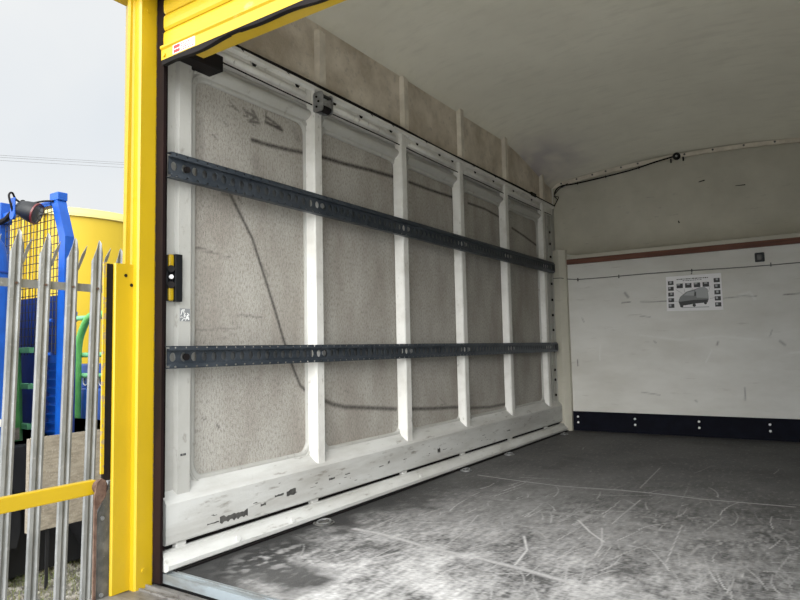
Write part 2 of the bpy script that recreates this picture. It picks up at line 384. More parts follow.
# the white frame moulded round the panels
def curve_plate(name, outer, holes, t, bev, m, parent, x):
    cu = bpy.data.curves.new(name, 'CURVE'); cu.dimensions = '2D'; cu.fill_mode = 'BOTH'
    cu.extrude = t; cu.bevel_depth = bev; cu.bevel_resolution = 2
    for lp in [outer]+holes:
        sp = cu.splines.new('POLY'); sp.points.add(len(lp)-1); sp.use_cyclic_u = True
        for p, q in zip(sp.points, lp): p.co = (q[0], q[1], 0, 1)
    tmp = bpy.data.objects.new('tmp', cu); C.objects.link(tmp)
    me = bpy.data.meshes.new_from_object(tmp.evaluated_get(bpy.context.evaluated_depsgraph_get()))
    bpy.data.objects.remove(tmp)
    me.transform(Matrix(((0, 0, 1, x), (1, 0, 0, 0), (0, 1, 0, 0), (0, 0, 0, 1))))
    return link(name, me, m, parent)
curve_plate('panel_frame', [(Y0, .20), (5.46, .20), (5.46, 1.915), (Y0, 1.915)],
            [rrect(a-.012, b+.006, .282, 1.835, .055) for a, b in PANELS], .004, .009, 'white', WL, .003)
# raised fillet lip round each panel
for a, b in PANELS:
    lp = rrect(a-.030, b+.020, .262, 1.852, .070)
    mb = MB(); pts = [(.0165, p[0], p[1]) for p in lp]
    mb.tube(pts+[pts[0], pts[1]], .0055, 6, caps=False)
    mb.build('panel_bead', 'white', WL, smooth=True)
# bulging top moulding, one per bay
for i, (a, b) in enumerate(PANELS):
    mb = MB(); n = 14; prof = [(.012+.030*math.sin(PI*k/n)**.8, 1.842+.066*k/n) for k in range(n+1)]+[(.0, 1.908), (.0, 1.842)]
    mb.prism(prof, 'y', a-.02, b+.02).build('top_moulding', 'white', WL, smooth=True)
# posts
for yc in POSTS:
    mb = MB()
    mb.prism([(.008, yc-.050), (.050, yc-.036), (.057, yc-.029), (.057, yc+.018), (.050, yc+.025), (.008, yc+.034)], 'z', .225, 1.87)
    mb.prism([(.008, yc-.040), (.050, yc-.036), (.057, yc-.029), (.057, yc+.018), (.050, yc+.025), (.008, yc+.030)], 'z', 1.87, 1.995)
    mb.build('wall_post', 'white2', WL)
# rear corner upright
mb = MB()
mb.prism([(0., Y0), (.030, Y0), (.030, 1.475), (.046, 1.482), (.046, 1.535), (.030, 1.545), (.013, 1.552), (.0, 1.552)], 'z', .20, 1.90)
mb.build('rear_upright', 'white', WL)
# cantrail
mb = MB()
mb.prism([(.0, 1.925), (.034, 1.925), (.040, 1.935), (.044, 1.985), (.066, 1.992), (.066, 2.006), (.0, 2.006)], 'y', Y0, 5.50)
mb.build('cantrail', 'white2', WL)
for i in range(5):
    a = ([Y0+.02]+[p+.04 for p in POSTS])[i]; b = POSTS[i]-.055
    MB().tube([(.040, a+.03, 1.953), (.040, a+.045, 1.953), (.040, b-.03, 1.953), (.040, b-.015, 1.953)], [.004, .017, .017, .004], 12).build('rail_flute', 'white2', WL, smooth=True)
# pressed triangular slots in the cantrail lip
k = 0
for y in [1.60, 1.86, 2.13, 2.40, 2.62, 2.90, 3.18, 3.45, 3.62, 3.95, 4.25, 4.62, 5.0]:
    MB().prism([(y-.014, 1.982), (y+.014, 1.982), (y, 1.962)], 'x', .040, .0475).build('slot', 'black', WL); k += 1
# upper wall above the cantrail
painted = MB().box(-.03, .022, Y0-.03, YF+.02, 2.0, 2.46).build('upper_panel', 'upper', WL)
zt = [2.31, 2.345, 2.375, 2.385, 2.335]
for yc, z1 in zip(POSTS, zt):
    y = yc+.045
    MB().prism([(.02, y-.034), (.048, y-.022), (.048, y+.022), (.02, y+.034)], 'z', 2.0, z1).prism([(.02, y-.030), (.040, y-.018), (.040, y+.018), (.02, y+.030)], 'z', z1, z1+.012).build('upper_post', 'upost', WL)
# outer skin
MB().box(-.06, -.031, 1.41, YF+.15, -.12, 2.50).box(-.031, -.002, 1.43, YF+.15, 0, 2.0).build('outer_skin', 'yellow', WL)
# front end strip with its bolts
MB().prism([(.0, 5.40), (.022, 5.40), (.026, 5.405), (.026, 5.475), (.022, 5.48), (.0, 5.48)], 'z', .24, 2.0).build('end_strip', 'white', WL)
for z in (.317, .45, .536, .70, .888, 1.02, 1.156, 1.30, 1.543, 1.66, 1.765, 1.942):
    MB().cyl((.030, 5.44, z), (1, 0, 0), .011, .014, 8).build('bolt', 'black', WL)
# chipped patches on frame and weathered square
mb = MB().box(.013, .0135+.0005, 1.557, 1.572, .56, .675); mb.build('chip', 'darkmetal', WL)
# ---- skirting and sill
sk = MB()
sk.prism([(.008, .086), (.060, .083), (.064, .089), (.064, .222), (.056, .236), (.008, .285)], 'y', Y0-.008, 5.49)
sk = sk.build('baseboard_left', 'skirt'); tag(sk, 'scuffed white skirting beam along the foot of the left wall', kind='structure')
r = random.Random(41)
def chip(y0, y1, z0, z1, n, mname='darkmetal'):
    """ragged patch where the paint has flaked off the beam"""
    top = [(y0+(y1-y0)*k/n, z1-(z1-z0)*r.uniform(0, .35)) for k in range(n+1)]; bot = [(y1-(y1-y0)*k/n, z0+(z1-z0)*r.uniform(0, .35)) for k in range(n+1)]
    MB().prism(top+bot, 'x', .0636, .0646).build('chip', mname, sk)
chip(1.66, 1.80, .100, .134, 14); chip(1.60, 1.655, .112, .118, 5)
for a_ in (1.83, 1.87, 1.95, 2.02, 2.06, 2.17, 2.30, 2.42, 2.63, 2.70, 2.78, 2.93, 3.3, 3.36, 3.42, 3.9, 4.3):
    chip(a_, a_+r.uniform(.015, .06), .125+r.uniform(-.01, .03), .134+r.uniform(0, .03), 5)
for k in range(26):
    a_ = r.uniform(1.5, 5.3); z_ = r.uniform(.11, .20); chip(a_, a_+r.uniform(.004, .02), z_, z_+r.uniform(.002, .006), 3)
MB().box(.008, .035, Y0, 5.49, .0, .086).build('recess_back', 'black', sk)
for y in (1.47, 2.19, 2.93, 3.62, 4.37, 5.10):
    MB().rbox(.03, .056, y, y+.045, .05, .086, .004).build('bracket', 'skirt', sk)
sl = MB()
pf = [(.030, .006), (.094, .006), (.106, .014)]+[(.106-.030*math.sin(PI/2*k/6)-.0, .028+.038*(k/6)) for k in range(7)]+[(.06, .068), (.030, .062)]
sl.prism(pf, 'y', 1.402, 5.50)
sl = sl.build('trim_3', 'skirt'); tag(sl, 'low white rounded sill bar where the left wall meets the floor', kind='structure')
MB().box(.03, .112, Y0, 5.50, -.001, .007).build('sill_dark_line', 'black', sl)  # thin dark line along the foot of the sill
# pipe joints along the sill
for y in (1.72, 2.02, 3.05, 4.1):
    MB().cyl((.0985, y, .040), (1, 0, .5), .011, .008, 12).build('plug', 'skirt', sl)

# ---- ceiling
def ceil_z(x, y):
    t = min(max((y-4.45)/(YF-4.45), 0), 1); t = t*t*(3-2*t)*.7+t*.3*t
    s = 2.40-.172*t
    c = .10*(1-((x-1.12)/1.12)**2)
    d = min(x-.0, W-x)
    return s+c-.075*math.exp(-max(d, 0)/.05)
n, m_ = 60, 80; vs = []; fs = []
for j in range(m_+1):
    for i in range(n+1):
        u = i/n; x = W*(.5-.5*math.cos(PI*u)); y = 1.30+(YF-1.30+.03)*j/m_
        vs.append((x, y, ceil_z(x, min(y, YF))))
for j in range(m_):
    for i in range(n): a = j*(n+1)+i; fs.append((a, a+1, a+n+2, a+n+1))
ce = new_mesh('ceiling', vs, fs, 'ceiling', None, True)
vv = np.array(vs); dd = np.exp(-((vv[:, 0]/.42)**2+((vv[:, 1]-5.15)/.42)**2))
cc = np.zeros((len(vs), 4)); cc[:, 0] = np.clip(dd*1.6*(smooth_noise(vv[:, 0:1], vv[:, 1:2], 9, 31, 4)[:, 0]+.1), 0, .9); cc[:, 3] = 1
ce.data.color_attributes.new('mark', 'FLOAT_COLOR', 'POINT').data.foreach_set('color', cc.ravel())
tag(ce, 'grey white curved fibreglass van roof seen from below', kind='structure')

# ---- front bulkhead
WF = painted_grid('wall_front', (0, 2), .10, W, .0, 1.53, .009, YF, BULK_MARKS, 'bulk', None)
tag(WF, 'scuffed cream bulkhead board at the front of the load space', kind='structure')
MB().box(0, W, YF+.002, YF+.05, 0, 1.53).build('backing_board', 'bulk', WF)
MB().prism([(.026, 5.50), (.085, 5.488), (.092, 5.492), (.135, 5.53), (.135, YF+.002), (.026, YF+.002)], 'z', 0, 1.605).build('corner_post', 'front_up', WF)
MB().rbox(.0, .03, 5.49, YF, 0, 2.03, .003).build('corner_filler', 'white', WF)
# overcab moulding
def strip_z(x): return 2.205+.085*(1-((x-1.2)/1.15)**2)
NX, NT = 70, 40; vs = []; fs = []
for j in range(NT+1):
    t = j/NT
    for i in range(NX+1):
        x = .03+(W-.03)*i/NX
        zb = 1.552+.06*math.exp(-((x-.03)/.10)**2); z = zb+(strip_z(x)+.03-zb)*t
        e = min(1, (x-.03)/.30); e = math.sin(e*PI/2)
        y = YF-.012+.20*(math.sin(PI*min(t*1.0, 1)**.62)**.75)*e
        vs.append((x, y, z))
for j in range(NT):
    for i in range(NX): a = j*(NX+1)+i; fs.append((a, a+1, a+NX+2, a+NX+1))
fu = new_mesh('overcab_panel', vs, fs, 'front_up', WF, True)
at = fu.data.color_attributes.new('mark', 'FLOAT_COLOR', 'POINT'); at.data.foreach_set('color', [0., 0., 0., 1.]*len(vs))
MB().box(0, W, YF+.24, YF+.27, 1.45, 2.5).box(-.03, W, YF+.0, YF+.27, 2.345, 2.37).box(-.06, .03, YF-.02, YF+.27, 1.45, 2.5).build('overcab_backing', 'whiteplain', WF)
MB().box(.09, W, YF-.014, YF+.03, 1.522, 1.553).build('lip', 'front_up', WF)
for (w, s, pts) in UPPER_MARKS[:3]:
    mb = MB(); z0 = pts[0][1]
    # deep scuffs in the moulding
    t = (z0-1.552)/(strip_z(pts[0][0])+.03-1.552); y = YF-.012+.20*(math.sin(PI*t**.62)**.75)-.003
    mb.tube([(pts[0][0], y, pts[0][1]), (pts[1][0], y, pts[1][1])], [w*.5, w], 6).build('scuff', 'black', WF)
wd = MB().rbox(.13, W, YF-.022, YF-.001, 1.474, 1.521, .003).build('trim_4', 'wood'); tag(wd, 'red brown timber batten across the top of the bulkhead', kind='structure')
kb = MB().rbox(.135, W, YF-.016, YF-.001, .002, .168, .002).build('baseboard_front', 'navy'); tag(kb, 'navy blue kick board along the foot of the bulkhead', kind='structure')
for x in (.18, .663, 1.155, 1.645, 2.13):
    for z in (.073, .122): MB().cyl((x, YF-.018, z), (0, 1, 0), .009, .008, 10, ).build('screw_head', 'whiteplain', kb)
# curved white strip with rivets between roof and overcab moulding
mb = MB(); xs = [.03+(W-.03)*i/40 for i in range(41)]
for x0, x1 in zip(xs[:-1], xs[1:]):
    za, zb = strip_z(x0), strip_z(x1)
    v = [(x0, YF-.02, za-.014), (x1, YF-.02, zb-.014), (x1, YF-.02, zb+.018), (x0, YF-.02, za+.018), (x0, YF, za-.014), (x1, YF, zb-.014), (x1, YF, zb+.018), (x0, YF, za+.018)]
    mb.add(v, [(0, 1, 2, 3), (4, 7, 6, 5), (0, 4, 5, 1), (3, 2, 6, 7)])
ts = mb.build('trim_5', 'upost'); tag(ts, 'curved white riveted strip where roof meets front moulding', kind='structure')
for x in (.115, .258, .40, .518, .65, .79, 1.16, 1.37, 1.59, 1.80, 2.01): MB().cyl((x, YF-.021, strip_z(x)+.006), (0, 1, 0), .008, .008, 10).build('rivet', 'darkmetal', ts)

# ---- right wall (only its light matters to the photo)
WR = MB().box(W, W+.05, 1.41, YF+.15, -.12, 2.5).build('wall_right', 'white'); tag(WR, 'plain right side wall of the van', kind='structure')

# ---- yellow door frame
DF = empty('trim_6', (0, 1.33, -.04)); tag(DF, 'yellow painted steel frame round the back opening of the van', kind='structure')
def post_shape(s, x):
    """folded post section, its outer edge leaning a little towards the top"""
    q = [(-.09, 1.345), (-.005, 1.278), (.0, 1.277), (.004, 1.283), (.004, 1.312), (.008, 1.318), (.034, 1.318), (.040, 1.324), (.040, 1.384), (.034, 1.392), (-.09, 1.392)]
    n = len(q); mb = MB()
    lean = lambda k: .022 if 1 <= k <= 3 else 0
    mb.add([(x+s*p[0], p[1], -.04) for p in q]+[(x+s*p[0], p[1]+lean(k), 2.12) for k, p in enumerate(q)],
           [(k, (k+1) % n, n+(k+1) % n, n+k) for k in range(n)]+[tuple(reversed(range(n))), tuple(range(n, 2*n))])
    return mb
dp = post_shape(1, 0).build('door_post', 'yellow', DF)
MB().box(.030, .038, 1.384, 1.396, -.03, 2.1).build('paint_edge', 'yellow_chip', dp)
MB().cyl((.040, 1.352, .02), (1, 0, 0), .008, .008, 12).build('bolt', 'yellow', dp)
MB().cyl((.040, 1.350, 1.99), (1, 0, 0), .006, .006, 12).build('bolt', 'yellow', dp)
MB().box(.005, .046, 1.396, 1.430, -.03, 2.05).box(.041, .082, 1.3865, 1.397, -.03, 2.1).build('door_guide', 'maroon', DF)
dr = post_shape(-1, W-.002).build('door_post', 'yellow', DF)
MB().rbox(-.09, W+.09, 1.265, 1.36, 2.045, 2.56, .006).build('header', 'yellow', DF)
MB().box(-.09, W+.09, 1.39, 1.42, 2.28, 2.56).build('header_back', 'yellow', DF)
# slotted side channel with its black gap and thin yellow lip
sc = MB().prism([(-.012, 1.262), (.004, 1.250), (.010, 1.250), (.014, 1.254), (.014, 1.325), (.004, 1.330), (-.012, 1.330)], 'z', -.038, 1.062).build('side_channel', 'yellow', DF)
MB().box(-.012, -.004, 1.226, 1.258, .335, 1.06).build('rubber_gap', 'black', sc)
MB().box(-.003, .004, 1.216, 1.226, .36, 1.062).build('channel_lip', 'yellow_chip', sc)
for (y, z) in ((1.290, 1.022), (1.312, .99)):
    MB().cyl((.0135, y, z), (1, 0, 0), .006, .004, 10).build('hole', 'black', sc)

# ---- roller shutter
D1 = empty('door_1', (1.1, 1.38, 1.8)); tag(D1, 'yellow roller shutter door rolled most of the way up', kind='structure')
x0, x1 = .086, W-.08
z = 1.853
while z < 2.30:
    mb = MB(); pf = [(1.392, z), (1.386, z+.002), (1.3815, z+.010), (1.3805, z+.030), (1.3815, z+.050), (1.386, z+.059), (1.392, z+.061)]
    pf = [(p[0], p[1]) for p in pf]
    mb.prism(pf, 'x', x0, x1).build('slat', 'yellow_slat', D1); z += .062
bb = MB().prism([(1.398, 1.800), (1.372, 1.800), (1.372, 1.836), (1.366, 1.842), (1.366, 1.850), (1.398, 1.852)], 'x', x0, x1)
bb = bb.build('bottom_bar', 'yellow_slat', D1)
MB().box(x0+.14, x1, 1.392, 1.445, 1.797, 1.801).build('bar_flange', 'yellow', bb)
# wavy rubber seal under the bar
mb = MB(); n = 90; vs = []
for i in range(n+1):
    x = x0+(x1-x0)*i/n; d = .014+.006*math.sin(x*9)+.004*math.sin(x*23+1)
    vs += [(x, 1.372, 1.802), (x, 1.375, 1.802-d), (x, 1.396, 1.802-d*.8), (x, 1.396, 1.802)]
fs = [(4*i+a, 4*i+(a+1) % 4, 4*i+4+(a+1) % 4, 4*i+4+a) for i in range(n) for a in range(4)]
mb.add(vs, fs+[(0, 1, 2, 3), (4*n+3, 4*n+2, 4*n+1, 4*n)]); mb.build('rubber_seal', 'black', D1)
lb = MB().box(.153, .271, 1.3705, 1.372, 1.803, 1.836).build('warning_label', 'whiteplain', bb)
MB().box(.158, .192, 1.3698, 1.3706, 1.821, 1.833).box(.158, .192, 1.3698, 1.3706, 1.806, 1.817).build('label_print', 'red', lb)
mb = MB(); r = random.Random(3)
for zz in (1.829, 1.822, 1.815, 1.808):
    x = .198
    while x < .262:
        w = r.uniform(.004, .010); mb.box(x, min(x+w, .266), 1.3698, 1.3706, zz-.0018, zz+.0018); x += w+.003
mb.build('label_text', 'red', lb)
MB().cyl((.105, 1.371, 1.815), (0, 1, 0), .007, .008, 12).build('bolt', 'yellow', bb)
MB().rbox(.02, .105, 1.47, 1.64, 1.850, 1.912, .003).box(.0, .06, 1.43, 1.5, 1.86, 1.905).build('shutter_stop', 'black', D1)

# ================================================================ THINGS INSIDE
def rail_mesh(y0, y1, zc, h):
    """channel rail: web with round holes, two folded lips with slots"""
    mb = MB(); pitch = .0465; n = int((y1-y0)/pitch); xw = .070; t = .003
    hh = h/2; zi = hh*.60
    def cell(ya, yb, za, zb, hole, x_of_z, cx=None):
        ym, zm = (ya+yb)/2, (za+zb)/2; hole_pts = []
        outer = []
        N = 16
        for k in range(N):
            a = 2*PI*k/N; c, s = math.cos(a), math.sin(a)
            q = 1/max(abs(c), abs(s)); outer.append((ym+c*q*(yb-ya)/2, zm+s*q*(zb-za)/2))
            hole_pts.append((ym+c*hole[0], zm+s*hole[1]))
        for dx in (0, -t):
            v = [(x_of_z(z)+dx, y, z) for y, z in outer]+[(x_of_z(z)+dx, y, z) for y, z in hole_pts]
            mb.add(v, [(k, (k+1) % N, N+(k+1) % N, N+k) for k in range(N)])
        v = [(x_of_z(z), y, z) for y, z in hole_pts]+[(x_of_z(z)-t, y, z) for y, z in hole_pts]
        mb.add(v, [(k, N+k, N+(k+1) % N, (k+1) % N) for k in range(N)])
    for i in range(n):
        ya = y0+i*pitch; yb = ya+pitch
        cell(ya, yb, zc-zi, zc+zi, (.0135, .0165), lambda z: xw)
        cell(ya, yb, zc+zi+.006, zc+hh-.002, (.004, .0035), lambda z: xw+.016+.0*z)
        cell(ya, yb, zc-hh+.002, zc-zi-.006, (.006, .0035), lambda z: xw+.016)
    ye = y0+n*pitch
    for s in (1, -1):
        mb.box(xw-t, xw+.016, y0, ye, zc+s*zi-(0 if s > 0 else .006), zc+s*zi+(.006 if s > 0 else 0))
        mb.box(.058, xw+.016, y0, ye, zc+s*hh-(.003 if s > 0 else 0), zc+s*hh+(0 if s > 0 else .003))
    return mb, ye
for zc, h, lab, dz in ((1.432, .093, 'upper of the two long dark grey perforated lashing rails on the left wall', 0), (.737, .080, 'lower dark grey perforated lashing rail across the left wall, at knee height above the skirting', 0)):
    root = empty('lashing_rail', (.06, Y0, zc)); tag(root, lab, 'rail', 'perforated lashing rails')
    mb, ye = rail_mesh(Y0-.012, 5.41, zc, h); mb.build('channel', 'rail', root, fix=False)
    MB().rbox(.060, .088, ye-.004, ye+.022, zc-h*.42, zc+h*.42, .008).build('end_cap', 'blackplastic', root)
    mb = MB(); edges = [1.56]+[q for p in POSTS for q in (p-.055, p+.040)]+[ye]
    for ya, yb_ in zip(edges[::2], edges[1::2]): mb.box(.044, .047, ya, yb_, zc-h*.36, zc+h*.36)
    mb.build('shade_strip', 'railshade', root)  # added grey strips stand in for the shaded wall behind the holes
    for yc in [1.50]+POSTS: MB().cyl((.068, yc, zc), (1, 0, 0), .012, .012, 12).build('fixing_bolt', 'steel' if yc > 1.6 else 'black', root)

# black cable above cantrail
r = random.Random(5)
pts = [(.062+.002*math.sin(y*7), y, 2.014+.004*math.sin(y*3.1)) for y in np.linspace(1.45, 5.50, 50)]
cb = MB().tube(pts, .0075, 8).build('cable', 'black', None, True); tag(cb, 'long black cable lying along the top rail of the left wall', 'cable')
for y in (1.75, 2.02, 2.66, 2.86, 3.22, 3.85, 4.2):
    MB().tube([(.063, y, 2.018), (.078, y+.012, 1.997), (.082, y+.018, 1.99)], .002, 5).build('cable_tie', 'black', cb)
MB().rbox(.052, .075, 4.93, 5.04, 2.00, 2.03, .004).build('connector', 'black', cb)
pts = [(.046+.010*math.sin(y*4.16+.3), y, 1.921) for y in np.linspace(1.56, 5.46, 60)]
cb = MB().tube([(.046, y, 1.9205+.002*math.sin(y*5)) for y in np.linspace(1.56, 5.46, 60)], .0035, 6).build('cable', 'black', None, True)  # added dark tube stands in for the gap at the cantrail edge
tag(cb, 'thin dark line added for the gap under the top rail, just above the wall panels', 'gap_line')

# ratchet winch
rt = empty('ratchet_winch', (.06, POSTS[0], 1.87)); tag(rt, 'small steel ratchet winch with dark drum on the first wall post under the top rail', 'winch')
yc = POSTS[0]-.005
for s in (-1, 1):
    lp = rrect(-.030, .030, -.048, .048, .014, 5)
    xs = [(q[0]+.090, q[1]+1.922) for q in lp]
    sp = MB().prism(xs, 'y', yc+s*.036-.0025, yc+s*.036+.0025).build('side_plate', 'steel', rt)
    for k in range(3): MB().cyl((.082+.012*(k % 2), yc+s*.040, 1.898+.024*k), (0, 1, 0), .005, .005, 8).build('hole', 'black', sp)
MB().cyl((.094, yc, 1.944), (0, 1, 0), .021, .068, 14).build('drum', 'blackplastic', rt, True)
MB().cyl((.094, yc, 1.897), (0, 1, 0), .019, .068, 14).build('roller', 'black', rt, True)
mb = MB()
for k in range(5): mb.prism([(.114, 1.912+.005*k), (.122, 1.918+.005*k), (.114, 1.922+.005*k)], 'y', yc-.026+.011*k, yc-.020+.011*k)
mb.box(.108, .115, yc-.032, yc+.032, 1.905, 1.935).build('pawl', 'steel', rt)
MB().box(.057, .064, yc-.034, yc+.034, 1.88, 1.965).build('back_plate', 'steel', rt)

# door latch keep on the rear upright
lt = empty('door_latch', (.04, 1.5, .94)); tag(lt, 'black and yellow door latch plate on the rear upright between the two rails', 'latch')
MB().rbox(.046, .062, 1.456, 1.488, .938, 1.112, .003).build('back_plate', 'blackplastic', lt)
MB().rbox(.030, .046, 1.431, 1.458, .940, 1.108, .003).build('side_plate', 'blackplastic', lt)
for z in (.964, 1.086): MB().rbox(.044, .058, 1.434, 1.455, z-.024, z+.024, .008, 3).build('striker', 'yellow', lt)
for z in (.998, 1.056): MB().cyl((.052, 1.444, z), (1, -.6, 0), .013, .020, 14).build('roller', 'black', lt)
MB().cyl((.052, 1.445, 1.027), (1, -.6, 0), .008, .022, 14).build('pin', 'whiteplain', lt)

# weathered square sticker
st = empty('sticker', (.046, 1.51, .87)); tag(st, 'small torn square sticker on the rear upright above the lower rail', 'sticker')
MB().box(.046, .0468, 1.488, 1.533, .868, .915).build('paper', 'greyink', st)
mb = MB(); r = random.Random(8)
for k in range(16):
    y = r.uniform(1.492, 1.526); z = r.uniform(.872, .910); a = r.uniform(0, PI)
    mb.tube([(.0469, y-.006*math.cos(a), z-.006*math.sin(a)), (.0475, y, z+.002), (.0469, y+.006*math.cos(a), z+.006*math.sin(a))], .0016, 4)
mb.build('torn_print', 'whiteplain' , st)
mb = MB().box(.046, .0466, 1.494, 1.502, .380, .388).box(.046, .0466, 1.504, 1.508, .380, .388).box(.046, .0466, 1.510, 1.518, .380, .388)
o = mb.build('stencil_mark', 'ink'); tag(o, 'tiny dark stencilled mark on the rear upright below the lower rail', 'mark')

# lashing rings let into the floor
for i, (x, y, rr, lab) in enumerate(((.150, 2.16, .047, 'round recessed lashing ring in the floor nearest the door'), (.150, 3.49, .036, 'second floor lashing ring from the door, beside the sill'),
                     (.148, 4.14, .036, 'third floor lashing ring from the door, beside the sill'), (.150, 5.27, .034, 'farthest floor lashing ring, next to the bulkhead corner'))):
    root = empty('lashing_ring', (x, y, 0)); tag(root, lab, 'ring', 'floor lashing rings')
    n = 24; mb = MB()
    prof = [(1.0, .0005), (1.0, .004), (.86, .006), (.80, .002), (.2, .0012)]
    vs = [(x+rr*a*math.cos(2*PI*k/n), y+rr*a*math.sin(2*PI*k/n), z) for a, z in prof for k in range(n)]
    fs = [(j*n+k, j*n+(k+1) % n, (j+1)*n+(k+1) % n, (j+1)*n+k) for j in range(4) for k in range(n)]+[tuple(4*n+k for k in range(n))]
    mb.add(vs, fs).build('dish', 'darkmetal' if i == 0 else 'steel', root, True)
    pts = [(x+rr*.62*math.cos(a), y+rr*.62*math.sin(a), .007+.004*math.sin(a)) for a in np.linspace(0, 2*PI, 25)]
    MB().tube(pts, .0045, 6, caps=False).build('ring', 'steel', root, True)
    MB().rbox(x-.012, x+.012, y+rr*.5, y+rr*.78, .003, .014, .003).build('bridge', 'darkmetal', root)

# cable on the front strip, its rosette and curly wires
cy = YF-.032
pts = bez([(.055, cy, 2.10), (.06, cy, 2.155), (.115, cy, 2.195), (.25, cy, 2.197), (.49, cy, 2.213), (.75, cy, 2.238), (.92, cy, 2.268), (1.075, cy-.005, 2.287)], 8)
cb = MB().tube(pts, .0065, 8).build('cable', 'black', None, True); tag(cb, 'black cable sagging along the white strip under the roof at the front', 'cable')
for x, z in ((.27, 2.198), (.52, 2.216), (.80, 2.246), (.13, 2.196)): MB().tube([(x, cy-.008, z+.008), (x, cy-.008, z-.008), (x+.004, cy-.006, z-.018)], .003, 5).build('cable_tie', 'black', cb)
cl = empty('cable_gland', (1.10, cy, 2.287)); tag(cl, 'round black cable fitting on the white front strip', 'fitting')
MB().cyl((1.10, cy+.004, 2.289), (0, 1, 0), .030, .016, 20).build('body', 'black', cl)
MB().tube([(1.10+.020*math.cos(a), cy-.008, 2.289+.020*math.sin(a)) for a in np.linspace(0, 2*PI, 21)], .006, 6, caps=False).build('collar', 'blackplastic', cl)
MB().cyl((1.10, cy-.006, 2.289), (0, 1, 0), .009, .01, 12).build('core', 'steel', cl)
for x in (1.055, 1.150): MB().rbox(x-.006, x+.006, cy-.004, cy+.008, 2.24, 2.275, .003).build('foot', 'black', cl)
r = random.Random(4)
lw = empty('loose_wires', (.05, 5.54, 2.05)); tag(lw, 'tangle of loose dark wires in the top front corner of the left wall', 'wires')
for k in range(3):
    pts = bez([(.055+.005*k, 5.50, 2.01), (.075+.012*k, 5.52, 2.05+.02*k), (.06-.004*k, 5.535, 2.11), (.085+.012*k, 5.54, 2.16+.008*k), (.16+.01*k, 5.545, 2.19+.01*k)], 6)
    MB().tube(pts, .0035, 5).build('wire', 'black' if k else 'steel', lw)

# thin wire clipped across the bulkhead
wy = YF-.008
pts = [(.03, 5.49, 1.352), (.10, 5.488-.008, 1.350), (.14, wy, 1.344)]+[(x, wy, 1.338-.008*(x/2)-.003*math.sin(x*5)) for x in np.linspace(.226, W, 20)]
wr = MB().tube(pts, .0035, 6).build('wire', 'darkmetal', None, True); tag(wr, 'thin grey wire stretched across the bulkhead above the poster', 'wire')
for x in (.226, .584, 1.163, 1.719): MB().rbox(x-.004, x+.004, wy-.006, YF, 1.318, 1.348, .002).build('clip', 'darkmetal', wr)

# poster
po = empty('poster', (1.17, YF-.004, 1.16)); tag(po, 'white poster with a grey van picture and rows of small photos, pinned to the bulkhead', 'poster')
y = YF-.003
c4 = [(.963, 1.298), (1.374, 1.298), (1.376, 1.003), (.957, 1.013)]
def pq(u, v):   # u,v in 0..1 from the poster's top left
    a = Vector(c4[0]).lerp(Vector(c4[1]), u); b = Vector(c4[3]).lerp(Vector(c4[2]), u); return a.lerp(b, v)
def pquad(mb, u0, u1, v0, v1, d=.0007, t=.0004):
    q = [pq(u0, v0), pq(u1, v0), pq(u1, v1), pq(u0, v1)]
    mb.prism([(p.x, p.y) for p in q], 'y', y-d, y-d+t); return mb
sheet = MB().prism(c4, 'y', y, y+.0015).build('sheet', 'paper', po)
def poly(mb, uv, d): q = [pq(*p) for p in uv]; return mb.prism([(p.x, p.y) for p in q], 'y', y-d, y-d+.0004)
r = random.Random(12)
for k in range(5):
    for u0 in (.035, .865):
        v = .13+.165*k; mb = pquad(MB(), u0, u0+.105, v, v+.115); mb.build('photo', 'ink', sheet)
        a, b = r.uniform(.01, .05), r.uniform(.02, .07)
        pquad(MB(), u0+a, u0+a+.04, v+.01, v+.05+b*.4, .0011).build('photo_highlight', 'lightink', sheet)
for k in range(4):
    u = .195+.157*k; pquad(MB(), u, u+.115, .22, .35).build('photo', 'ink', sheet)
    pquad(MB(), u+.01+.02*(k % 2), u+.065+.02*(k % 2), .225, .268, .0011).build('photo_highlight', 'lightink', sheet)
mb = MB(); u = .20
while u < .77:
    w = r.uniform(.012, .045); pquad(mb, u, u+w, .085+.0*u, .110); u += w+.010
u = .31
while u < .66:
    w = r.uniform(.012, .035); pquad(mb, u, u+w, .135, .152); u += w+.010
mb.build('small_print', 'ink', sheet)
# the pictured van: tall body, sloping bonnet, wheels
poly(MB(), [(.25, .60), (.37, .46), (.53, .40), (.60, .36), (.70, .36), (.75, .42), (.76, .70), (.73, .78), (.24, .83), (.22, .72)], .0008).build('van_picture', 'greyink', sheet)
poly(MB(), [(.53, .42), (.60, .37), (.70, .37), (.745, .43), (.75, .66), (.55, .64)], .0012).build('van_body', 'lightink', sheet)
poly(MB(), [(.32, .56), (.385, .48), (.51, .45), (.50, .58)], .0012).build('van_window', 'lightink', sheet)
poly(MB(), [(.22, .74), (.50, .70), (.75, .70), (.74, .78), (.55, .80), (.25, .86)], .0015).build('van_bumper', 'ink', sheet)
poly(MB(), [(.515, .50), (.545, .47), (.54, .58), (.51, .60)], .0016).build('van_mirror', 'ink', sheet)
for (u, v, ru) in ((.275, .86, .03), (.50, .85, .03), (.70, .80, .025)):
    q = [(u+ru*math.cos(a), v+ru*1.45*math.sin(a)) for a in np.linspace(0, 2*PI, 13)[:-1]]
    poly(MB(), q, .0018).build('van_wheel', 'ink', sheet)
pquad(MB(), .28, .76, .895, .915).build('caption_line', 'lightink', sheet)
